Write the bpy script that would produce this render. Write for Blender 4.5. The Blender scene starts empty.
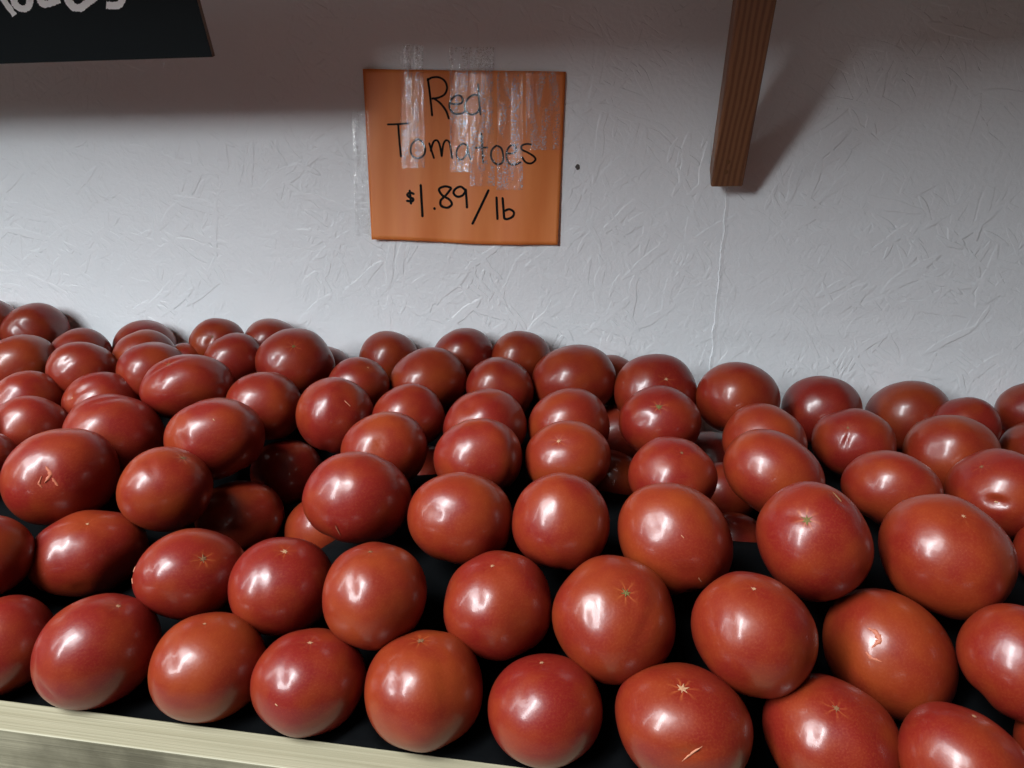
import bpy, bmesh, math, random
import numpy as np
from mathutils import Vector, Matrix
from mathutils import noise as mnoise

# ---------------------------------------------------------------- camera, light, exposure
SC = bpy.context.scene
COL = SC.collection
F_PX, EYE = 710.0, Vector((0, -0.98, 1.25))
TH, PS, RO = math.radians(16), math.radians(8), math.radians(1)
_f = Vector((-math.sin(PS)*math.cos(TH), math.cos(PS)*math.cos(TH), -math.sin(TH)))
_r = Vector((math.cos(PS), math.sin(PS), 0)); _u = _r.cross(_f)
_r2 = _r*math.cos(RO) + _u*math.sin(RO); _u2 = _r2.cross(_f)
CAM_R = Matrix((_r2, _u2, -_f)).transposed()
cam_data = bpy.data.cameras.new('camera'); cam = bpy.data.objects.new('camera', cam_data)
COL.objects.link(cam); SC.camera = cam
cam.matrix_world = Matrix.Translation(EYE) @ CAM_R.to_4x4()
cam_data.sensor_width = 36; cam_data.lens = F_PX*36/1024; cam_data.clip_start = .01

SC.view_settings.view_transform = 'Standard'; SC.view_settings.look = 'None'
SC.view_settings.gamma = 1; SC.view_settings.use_curve_mapping = False
SC.view_settings.exposure = 0.40
world = bpy.data.worlds.new('world'); SC.world = world; world.use_nodes = True
world.node_tree.nodes['Background'].inputs[0].default_value = (.9, .76, .70, 1)
world.node_tree.nodes['Background'].inputs[1].default_value = .04

def area(name, loc, target, w, h, power, color=(1, 1, 1)):      # rectangular lamp: window and door daylight, and an added fill
    d = bpy.data.lights.new(name, 'AREA'); d.shape = 'RECTANGLE'; d.size = w; d.size_y = h
    d.energy = power; d.color = color
    o = bpy.data.objects.new(name, d); COL.objects.link(o); o.location = loc
    o.rotation_euler = (Vector(target)-Vector(loc)).to_track_quat('-Z', 'Y').to_euler()
area('daylight_window', (-1.35, -1.95, 2.50), (-.1, -.3, 1.0), .34, 1.9, 66, (.91, .965, 1))
area('daylight_door', (-1.85, -1.15, 2.15), (-.1, -.3, 1.0), .15, 1.7, 9, (.91, .965, 1))
area('soft_fill', (-1.5, -1.95, 3.55), (0, -.1, 1.2), 1.8, 1.3, 82, (.91, .965, 1))  # added soft overhead fill, no such opening known

# ---------------------------------------------------------------- helpers
def ray(px, py):
    return (CAM_R @ Vector(((px-512)/F_PX, -(py-384)/F_PX, -1)))
def on_y(px, py, y):                       # the point of the plane Y = y seen at a pixel
    d = ray(px, py); return EYE + d*((y-EYE.y)/d.y)
def link(name, verts, faces, mat, parent=None, smooth=False, loc=(0, 0, 0)):
    me = bpy.data.meshes.new(name); me.from_pydata([tuple(v) for v in verts], [], [tuple(f) for f in faces]); me.update()
    if smooth: me.polygons.foreach_set('use_smooth', [True]*len(me.polygons))
    o = bpy.data.objects.new(name, me); COL.objects.link(o); o.location = loc
    if mat: me.materials.append(mat)
    if parent: o.parent = parent
    return o
def tag(o, label, cat, group=None):
    o['label'] = label; o['category'] = cat
    if group: o['group'] = group
def box_bm(bm, a, b):
    m = Matrix.Translation([(p+q)/2 for p, q in zip(a, b)]) @ Matrix.Diagonal([abs(q-p) for p, q in zip(a, b)]+[1])
    bmesh.ops.create_cube(bm, size=1, matrix=m)
def from_bm(name, bm, mat, parent=None, bevel=0, smooth=False):
    if bevel: bmesh.ops.bevel(bm, geom=bm.edges[:], offset=bevel, segments=3, profile=.5, affect='EDGES')
    me = bpy.data.meshes.new(name); bm.to_mesh(me); bm.free()
    if smooth: me.polygons.foreach_set('use_smooth', [True]*len(me.polygons))
    o = bpy.data.objects.new(name, me); COL.objects.link(o); me.materials.append(mat)
    if parent: o.parent = parent
    return o

class N:                                     # small node-tree writer
    def __init__(s, name):
        s.m = bpy.data.materials.new(name); s.m.use_nodes = True; s.t = s.m.node_tree; s.b = s.t.nodes['Principled BSDF']
    def n(s, typ, **kw):
        nd = s.t.nodes.new(typ)
        for k, v in kw.items():
            if k.startswith('i_'): s.put(nd.inputs[int(k[2:])], v)
            elif k.startswith('I_'): s.put(nd.inputs[k[2:].replace('_', ' ')], v)
            else: setattr(nd, k, v)
        return nd
    def put(s, sock, v):
        if isinstance(v, bpy.types.NodeSocket): s.t.links.new(v, sock)
        elif isinstance(v, bpy.types.Node): s.t.links.new(v.outputs[0], sock)
        else: sock.default_value = v
    def math(s, op, a, b=0.0, c=0.0, clamp=False):
        nd = s.n('ShaderNodeMath', operation=op, use_clamp=clamp); s.put(nd.inputs[0], a); s.put(nd.inputs[1], b); s.put(nd.inputs[2], c); return nd.outputs[0]
    def ramp(s, fac, pts):
        nd = s.n('ShaderNodeValToRGB'); s.put(nd.inputs[0], fac); cr = nd.color_ramp
        while len(cr.elements) < len(pts): cr.elements.new(.5)
        for e, (p, c) in zip(cr.elements, pts):
            e.position = p; e.color = (c, c, c, 1) if not isinstance(c, tuple) else (*c, 1)
        return nd.outputs[0]
    def mix(s, fac, a, b, blend='MIX'):
        nd = s.n('ShaderNodeMix', data_type='RGBA', blend_type=blend)
        s.put(nd.inputs[0], fac); s.put(nd.inputs[6], a); s.put(nd.inputs[7], b); return nd.outputs[2]
    def maprange(s, v, a, b, c=0.0, d=1.0):
        nd = s.n('ShaderNodeMapRange'); nd.clamp = True
        for k, x in enumerate((v, a, b, c, d)): s.put(nd.inputs[k], x)
        return nd.outputs[0]
    def set(s, **kw):
        for k, v in kw.items(): s.put(s.b.inputs[k.replace('_', ' ')], v)
def C4(r, g, b): return (r, g, b, 1)

# ---------------------------------------------------------------- materials
def tomato_material():
    s = N('tomato_skin')
    at = s.n('ShaderNodeAttribute', attribute_name='skin').outputs['Vector']
    sep = s.n('ShaderNodeSeparateXYZ'); s.put(sep.inputs[0], at)
    rnd = s.n('ShaderNodeObjectInfo').outputs['Random']
    off = s.n('ShaderNodeVectorMath', operation='SCALE'); s.put(off.inputs[0], (1, 2, 3)); s.put(off.inputs['Scale'], s.math('MULTIPLY', rnd, 17))
    vec = s.n('ShaderNodeVectorMath', operation='ADD'); s.put(vec.inputs[0], at); s.put(vec.inputs[1], off.outputs[0]); vec = vec.outputs[0]
    blotch = s.n('ShaderNodeTexNoise', I_Vector=vec, I_Scale=1.3, I_Detail=2.0).outputs[0]
    fine = s.n('ShaderNodeTexNoise', I_Vector=vec, I_Scale=34.0, I_Detail=3.0).outputs[0]
    f = s.math('ADD', s.math('MULTIPLY', s.maprange(blotch, .38, .68), .75), s.math('MULTIPLY', s.math('SUBTRACT', rnd, .35), .55), clamp=True)
    col = s.mix(f, C4(.158, .0085, .0062), C4(.215, .031, .0070))
    col = s.mix(s.math('MULTIPLY', s.maprange(fine, .45, .8), .28), col, C4(.32, .062, .016))
    # tiny pale lenticels
    vo = s.n('ShaderNodeTexVoronoi', I_Vector=vec, I_Scale=26.0).outputs['Distance']
    col = s.mix(s.maprange(vo, .10, .04, 0, .35), col, C4(.60, .24, .12))
    # fine rays round the blossom end (+z of the skin coordinates)
    rho = s.math('SQRT', s.math('ADD', s.math('POWER', sep.outputs[0], 2.0), s.math('POWER', sep.outputs[1], 2.0)))
    ang = s.math('ARCTAN2', sep.outputs[1], sep.outputs[0])
    wob = s.n('ShaderNodeTexNoise', I_Vector=vec, I_Scale=5.0).outputs[0]
    rays = s.math('POWER', s.math('ABSOLUTE', s.math('SINE', s.math('ADD', s.math('MULTIPLY', ang, 3.5), s.math('MULTIPLY', wob, 2.0)))), 14.0)
    top = s.math('GREATER_THAN', sep.outputs[2], 0.0)
    show = s.n('ShaderNodeAttribute', attribute_name='star').outputs['Fac']
    rayf = s.math('MULTIPLY', s.math('MULTIPLY', rays, s.maprange(rho, .25, .04)), s.math('MULTIPLY', top, show))
    col = s.mix(s.math('MULTIPLY', rayf, s.maprange(wob, .3, .7, .15, .6)), col, C4(.68, .22, .06))
    s.put(s.b.inputs['Base Color'], col)
    bump = s.n('ShaderNodeBump', I_Strength=.06, I_Distance=.002, I_Height=s.n('ShaderNodeTexNoise', I_Vector=vec, I_Scale=9.0, I_Detail=2.0).outputs[0])
    b2 = s.n('ShaderNodeBump', I_Strength=.05, I_Distance=.0004, I_Height=fine, I_Normal=bump.outputs[0])
    s.put(s.b.inputs['Normal'], b2.outputs[0])
    s.set(Roughness=s.maprange(fine,   .2, .8, .31, .40))
    s.b.inputs['Specular IOR Level'].default_value = .38
    s.b.inputs['Coat Weight'].default_value = .28; s.b.inputs['Coat Roughness'].default_value = .14
    s.b.inputs['Subsurface Weight'].default_value = 0
    return s.m
def simple(name, col, rough=.6, spec=.4, noise=None):
    s = N(name); c = C4(*col)
    if noise:
        nz = s.n('ShaderNodeTexNoise', I_Vector=s.n('ShaderNodeTexCoord').outputs['Object'], I_Scale=noise[0], I_Detail=4.0).outputs[0]
        c = s.mix(nz, C4(*col), C4(*noise[1]))
    s.put(s.b.inputs['Base Color'], c); s.set(Roughness=rough); s.b.inputs['Specular IOR Level'].default_value = spec
    return s.m
def wood_material(name, dark, light, axis='X', scale=60, rough=.55, stain=None, warp=.6):
    s = N(name); co = s.n('ShaderNodeTexCoord').outputs['Object']
    sc = {'X': (2.2, scale, scale), 'Z': (scale, scale, 2.2)}[axis]
    mp = s.n('ShaderNodeMapping', I_Vector=co, I_Scale=sc)
    nz = s.n('ShaderNodeTexNoise', I_Vector=mp.outputs[0], I_Scale=1.0, I_Detail=5.0, I_Roughness=.6, I_Distortion=warp).outputs[0]
    mp2 = s.n('ShaderNodeMapping', I_Vector=co, I_Scale=tuple(v*4 for v in sc))
    n2 = s.n('ShaderNodeTexNoise', I_Vector=mp2.outputs[0], I_Scale=1.0, I_Detail=3.0).outputs[0]
    f = s.math('ADD', s.math('MULTIPLY', s.maprange(nz, .35, .65), .7), s.math('MULTIPLY', n2, .3))
    col = s.mix(f, C4(*dark), C4(*light))
    if stain:
        st = s.n('ShaderNodeTexNoise', I_Vector=co, I_Scale=9.0, I_Detail=5.0, I_Roughness=.65).outputs[0]
        col = s.mix(s.math('MULTIPLY', s.maprange(st, .45, .68), .75), col, C4(*stain))
    s.put(s.b.inputs['Base Color'], col)
    s.put(s.b.inputs['Normal'], s.n('ShaderNodeBump', I_Strength=.3, I_Distance=.001, I_Height=f).outputs[0]); s.set(Roughness=rough)
    return s.m
def brace_material():                       # fir: near-parallel reddish growth lines bending round a knot
    s = N('fir_wood'); co = s.n('ShaderNodeTexCoord').outputs['Object']
    mp = s.n('ShaderNodeMapping', I_Vector=co, I_Scale=(1, 1, .22))
    w = s.n('ShaderNodeTexWave', wave_type='BANDS', bands_direction='X', I_Vector=mp.outputs[0], I_Scale=44.0, I_Distortion=9.0, I_Detail=2.0)
    w.inputs['Detail Scale'].default_value = .25
    mp2 = s.n('ShaderNodeMapping', I_Vector=co, I_Scale=(260, 260, 8))
    n2 = s.n('ShaderNodeTexNoise', I_Vector=mp2.outputs[0], I_Scale=1.0, I_Detail=4.0).outputs[0]
    col = s.mix(s.maprange(w.outputs['Fac'], .25, .85), C4(.23, .105, .045), C4(.115, .044, .020))
    col = s.mix(s.math('MULTIPLY', n2, .5), col, C4(.26, .11, .05))
    s.put(s.b.inputs['Base Color'], col); s.set(Roughness=.5)
    s.put(s.b.inputs['Normal'], s.n('ShaderNodeBump', I_Strength=.2, I_Distance=.001, I_Height=n2).outputs[0])
    return s.m
def wall_material():                        # white-painted strand board: overlapping flakes under paint
    s = N('painted_strand_board'); co = s.n('ShaderNodeTexCoord').outputs['Object']
    sep = s.n('ShaderNodeSeparateXYZ'); s.put(sep.inputs[0], co)
    flat = s.n('ShaderNodeCombineXYZ'); s.put(flat.inputs[0], sep.outputs[0]); s.put(flat.inputs[1], sep.outputs[2]); p = flat.outputs[0]
    wn = s.n('ShaderNodeTexNoise', I_Vector=p, I_Scale=14.0, I_Detail=2.0)
    wv = s.n('ShaderNodeVectorMath', operation='SCALE'); s.put(wv.inputs[0], wn.outputs['Color']); wv.inputs['Scale'].default_value = .02
    wa = s.n('ShaderNodeVectorMath', operation='ADD'); s.put(wa.inputs[0], p); s.put(wa.inputs[1], wv.outputs[0]); p = wa.outputs[0]
    H = None
    for k, (deg, sx, sy, th) in enumerate([(12, 11, 75, .75), (58, 22, 140, .70), (-35, 13, 85, .76), (97, 11, 80, .74), (-68, 27, 160, .72), (33, 24, 130, .72), (140, 12, 70, .76)]):
        mp = s.n('ShaderNodeMapping', I_Vector=p, I_Rotation=(0, 0, math.radians(deg)), I_Location=(k*3.7, k*1.9, 0)); 
        m2 = s.n('ShaderNodeMapping', I_Vector=mp.outputs[0], I_Scale=(sx, sy, 1))
        vo = s.n('ShaderNodeTexVoronoi', I_Vector=m2.outputs[0], I_Scale=1.0, voronoi_dimensions='2D')
        sc = s.n('ShaderNodeSeparateColor'); s.put(sc.inputs[0], vo.outputs['Color'])
        body = s.maprange(vo.outputs['Distance'], .50, .40)
        h = s.math('MULTIPLY', s.math('MULTIPLY', s.maprange(sc.outputs[0], th, .95), body), 1.0)
        H = h if H is None else s.math('MAXIMUM', H, h)
    mask = s.n('ShaderNodeTexNoise', I_Vector=p, I_Scale=9.0, I_Detail=3.0).outputs[0]
    H = s.math('MULTIPLY', H, s.maprange(mask, .38, .62, .12, 1))
    peel = s.n('ShaderNodeTexNoise', I_Vector=p, I_Scale=190.0, I_Detail=3.0, I_Roughness=.6).outputs[0]
    wavy = s.n('ShaderNodeTexNoise', I_Vector=p, I_Scale=28.0, I_Detail=4.0).outputs[0]
    hh = s.math('ADD', s.math('ADD', H, s.math('MULTIPLY', peel, .8)), s.math('MULTIPLY', wavy, .9))
    s.put(s.b.inputs['Normal'], s.n('ShaderNodeBump', I_Strength=.5, I_Distance=.0016, I_Height=hh).outputs[0])
    pit = s.n('ShaderNodeTexNoise', I_Vector=p, I_Scale=60.0, I_Detail=6.0, I_Roughness=.7).outputs[0]
    col = s.mix(s.maprange(pit, .70, .78, 0, .35), C4(.86, .89, .92), C4(.48, .49, .50))
    s.put(s.b.inputs['Base Color'], col); s.set(Roughness=.42); s.b.inputs['Specular IOR Level'].default_value = .5
    return s.m
def paper_material():
    s = N('orange_card'); co = s.n('ShaderNodeTexCoord').outputs['Object']
    mp = s.n('ShaderNodeMapping', I_Vector=co, I_Scale=(40, 1, 6))
    nz = s.n('ShaderNodeTexNoise', I_Vector=mp.outputs[0], I_Scale=1.0, I_Detail=3.0).outputs[0]
    s.put(s.b.inputs['Base Color'], s.mix(s.maprange(nz, .3, .7), C4(.76, .20, .045), C4(.84, .27, .07)))
    s.set(Roughness=.5); return s.m
def tape_material(amount=1.0, name='clear_tape'):
    s = N(name); co = s.n('ShaderNodeTexCoord').outputs['Object']
    nz = s.n('ShaderNodeTexNoise', I_Vector=co, I_Scale=260.0, I_Detail=4.0, I_Roughness=.65).outputs[0]
    mp = s.n('ShaderNodeMapping', I_Vector=co, I_Scale=(120, 1, 22))
    n2 = s.n('ShaderNodeTexNoise', I_Vector=mp.outputs[0], I_Scale=1.0, I_Detail=4.0).outputs[0]
    s.put(s.b.inputs['Normal'], s.n('ShaderNodeBump', I_Strength=.9, I_Distance=.0012, I_Height=s.math('ADD', s.math('MULTIPLY', nz, .5), n2)).outputs[0])
    s.set(Roughness=.16); s.put(s.b.inputs['Base Color'], C4(.85, .85, .85))
    s.b.inputs['Alpha'].default_value = .10; s.b.inputs['Specular IOR Level'].default_value = 1.0
    tr = s.n('ShaderNodeBsdfTransparent'); gl = s.n('ShaderNodeBsdfGlossy'); gl.inputs['Roughness'].default_value = .16
    s.put(gl.inputs['Normal'], s.b.inputs['Normal'].links[0].from_socket)
    mx = s.n('ShaderNodeMixShader'); spk = s.n('ShaderNodeTexNoise', I_Vector=co, I_Scale=650.0, I_Detail=3.0, I_Roughness=.7).outputs[0]
    spark = s.math('MULTIPLY', s.maprange(n2, .44, .58), s.maprange(spk, .50, .57))
    s.put(mx.inputs[0], s.math('ADD', .05, s.math('MULTIPLY', spark, .75*amount)))
    s.put(mx.inputs[1], tr.outputs[0]); s.put(mx.inputs[2], gl.outputs[0])
    df = s.n('ShaderNodeBsdfDiffuse'); df.inputs['Color'].default_value = (.9, .9, .9, 1)  # white flecks painted in for glints on the crinkled tape
    m3 = s.n('ShaderNodeMixShader'); s.put(m3.inputs[0], s.math('ADD', .03, s.math('MULTIPLY', spark, .55*amount))); s.put(m3.inputs[1], mx.outputs[0]); s.put(m3.inputs[2], df.outputs[0]); mx = m3
    out = [n for n in s.t.nodes if n.type == 'OUTPUT_MATERIAL'][0]; s.put(out.inputs[0], mx.outputs[0])
    s.t.nodes.remove(s.b)
    return s.m
M_TOM = tomato_material()
M_SCAR = {'green': simple('scar_green', (.17, .15, .045), .8, .2, (900, (.08, .04, .015))), 'dark': simple('scar_brown', (.10, .04, .02), .8, .2, (900, (.25, .13, .06))),
          'pale': simple('scar_pale', (.46, .27, .16), .8, .2, (900, (.30, .14, .07)))}
M_SCRATCH = simple('healed_scratch', (.40, .16, .09), .6, .3)
M_CORK = simple('cork_scar', (.55, .16, .08), .5, .3, (700, (.20, .05, .03)))
M_WALL = wall_material(); M_PAPER = paper_material(); M_TAPE = tape_material(); M_TAPE2 = tape_material(.3, 'clear_tape_flat')
M_INK = simple('black_marker', (.004, .004, .004), .7, .15)
M_BOARD = simple('chalkboard_black', (.003, .006, .008), .6, .2, (30, (.004, .008, .010)))
M_EDGE = simple('board_edge', (.16, .14, .12), .7)
M_CHALK = simple('white_chalk_paint', (.92, .94, .94), .8, .2)
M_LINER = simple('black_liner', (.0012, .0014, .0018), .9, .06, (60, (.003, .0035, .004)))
M_LIP = wood_material('lit_pale_pine', (.25, .228, .145), (.37, .34, .235), 'X', 380)  # lip top: the board's lit tone put into the wood colour
M_LIPFACE = wood_material('shaded_stained_pine', (.15, .135, .085), (.28, .255, .175), 'X', 200, stain=(.06, .052, .030))  # same pine with the front's shade in its colour, plus real stain
M_BRACE = brace_material()
M_SHELF = wood_material('shelf_pine', (.30, .12, .055), (.46, .22, .11), 'X', 60)
M_FLOOR = simple('concrete', (.22, .21, .20), .8, .3, (6, (.30, .29, .27)))

# ---------------------------------------------------------------- setting
def build_wall():
    # left panel, a ragged 1.3 mm step at the joint, then the right panel standing slightly proud
    random.seed(4); V, Fc = [], []
    zs = [i*.004 for i in range(0, 651)]
    xs = []
    for z in zs:
        j = .137 + .0030*mnoise.noise(Vector((0, 0, z*45))) + .0014*mnoise.noise(Vector((3, 0, z*260)))
        step = -.0005 - .0007*mnoise.noise(Vector((7, 0, z*40)))
        V += [(-2.6, 0, z), (j-.0006, 0, z), (j-.0002, .0002, z), (j+.0006, .0001, z), (j+.0014, step-.0006, z), (j+.006, step, z), (2.0, step*.5, z)]
    for r in range(len(zs)-1):
        for c in range(6):
            a = r*7+c; Fc.append((a, a+1, a+8, a+7))
    o = link('wall_back', V, Fc, M_WALL); o['kind'] = 'structure'
    m = o.modifiers.new('thickness', 'SOLIDIFY'); m.thickness = .02; m.offset = -1
    return o
wl = build_wall()
nh = on_y(577.5, 167, -.0006); link('nail_hole', [nh]+[nh+Vector((.0028*math.cos(k*.6283)*(1+.4*math.sin(k*3)), -.0002, .0038*math.sin(k*.6283))) for k in range(10)], [(0, 1+k, 1+(k+1) % 10) for k in range(10)], simple('hole_dark', (.10, .095, .09), .9), wl)
bm = bmesh.new(); box_bm(bm, (-2.6, -3.2, -.05), (2.0, .02, 0)); fl = from_bm('floor', bm, M_FLOOR); fl['kind'] = 'structure'

# ---------------------------------------------------------------- bin under the tomatoes
ZF = 1.25 - .4165
BX0, BX1 = -1.15, .80
bin_e = bpy.data.objects.new('produce_bin', None); COL.objects.link(bin_e); bin_e.location = (0, -.3, 0)
tag(bin_e, 'long wooden produce bin with a pale wood front lip and black lined inside', 'produce bin')
def child_box(name, a, b, mat, bevel=.0015):
    bm = bmesh.new(); off = Vector((0, -.3, 0))
    box_bm(bm, Vector(a)-off, Vector(b)-off); return from_bm(name, bm, mat, bin_e, bevel)
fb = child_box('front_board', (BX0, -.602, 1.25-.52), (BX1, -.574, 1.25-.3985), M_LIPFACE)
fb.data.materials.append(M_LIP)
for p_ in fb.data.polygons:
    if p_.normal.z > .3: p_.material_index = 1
child_box('bottom_panel', (BX0, -.577, ZF-.02), (BX1, -.004, ZF-.004), M_SHELF)
child_box('side_panel', (BX0-.025, -.6035, 1.25-.52), (BX0, -.004, 1.25-.36), M_LIPFACE)
child_box('side_panel', (BX1, -.6035, 1.25-.52), (BX1+.025, -.004, 1.25-.36), M_LIPFACE)
for x in (BX0+.05, BX1-.05):
    for y in (-.55, -.05):
        child_box('leg', (x-.035, y-.035, 0), (x+.035, y+.035, ZF-.02), M_LIPFACE)

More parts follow.
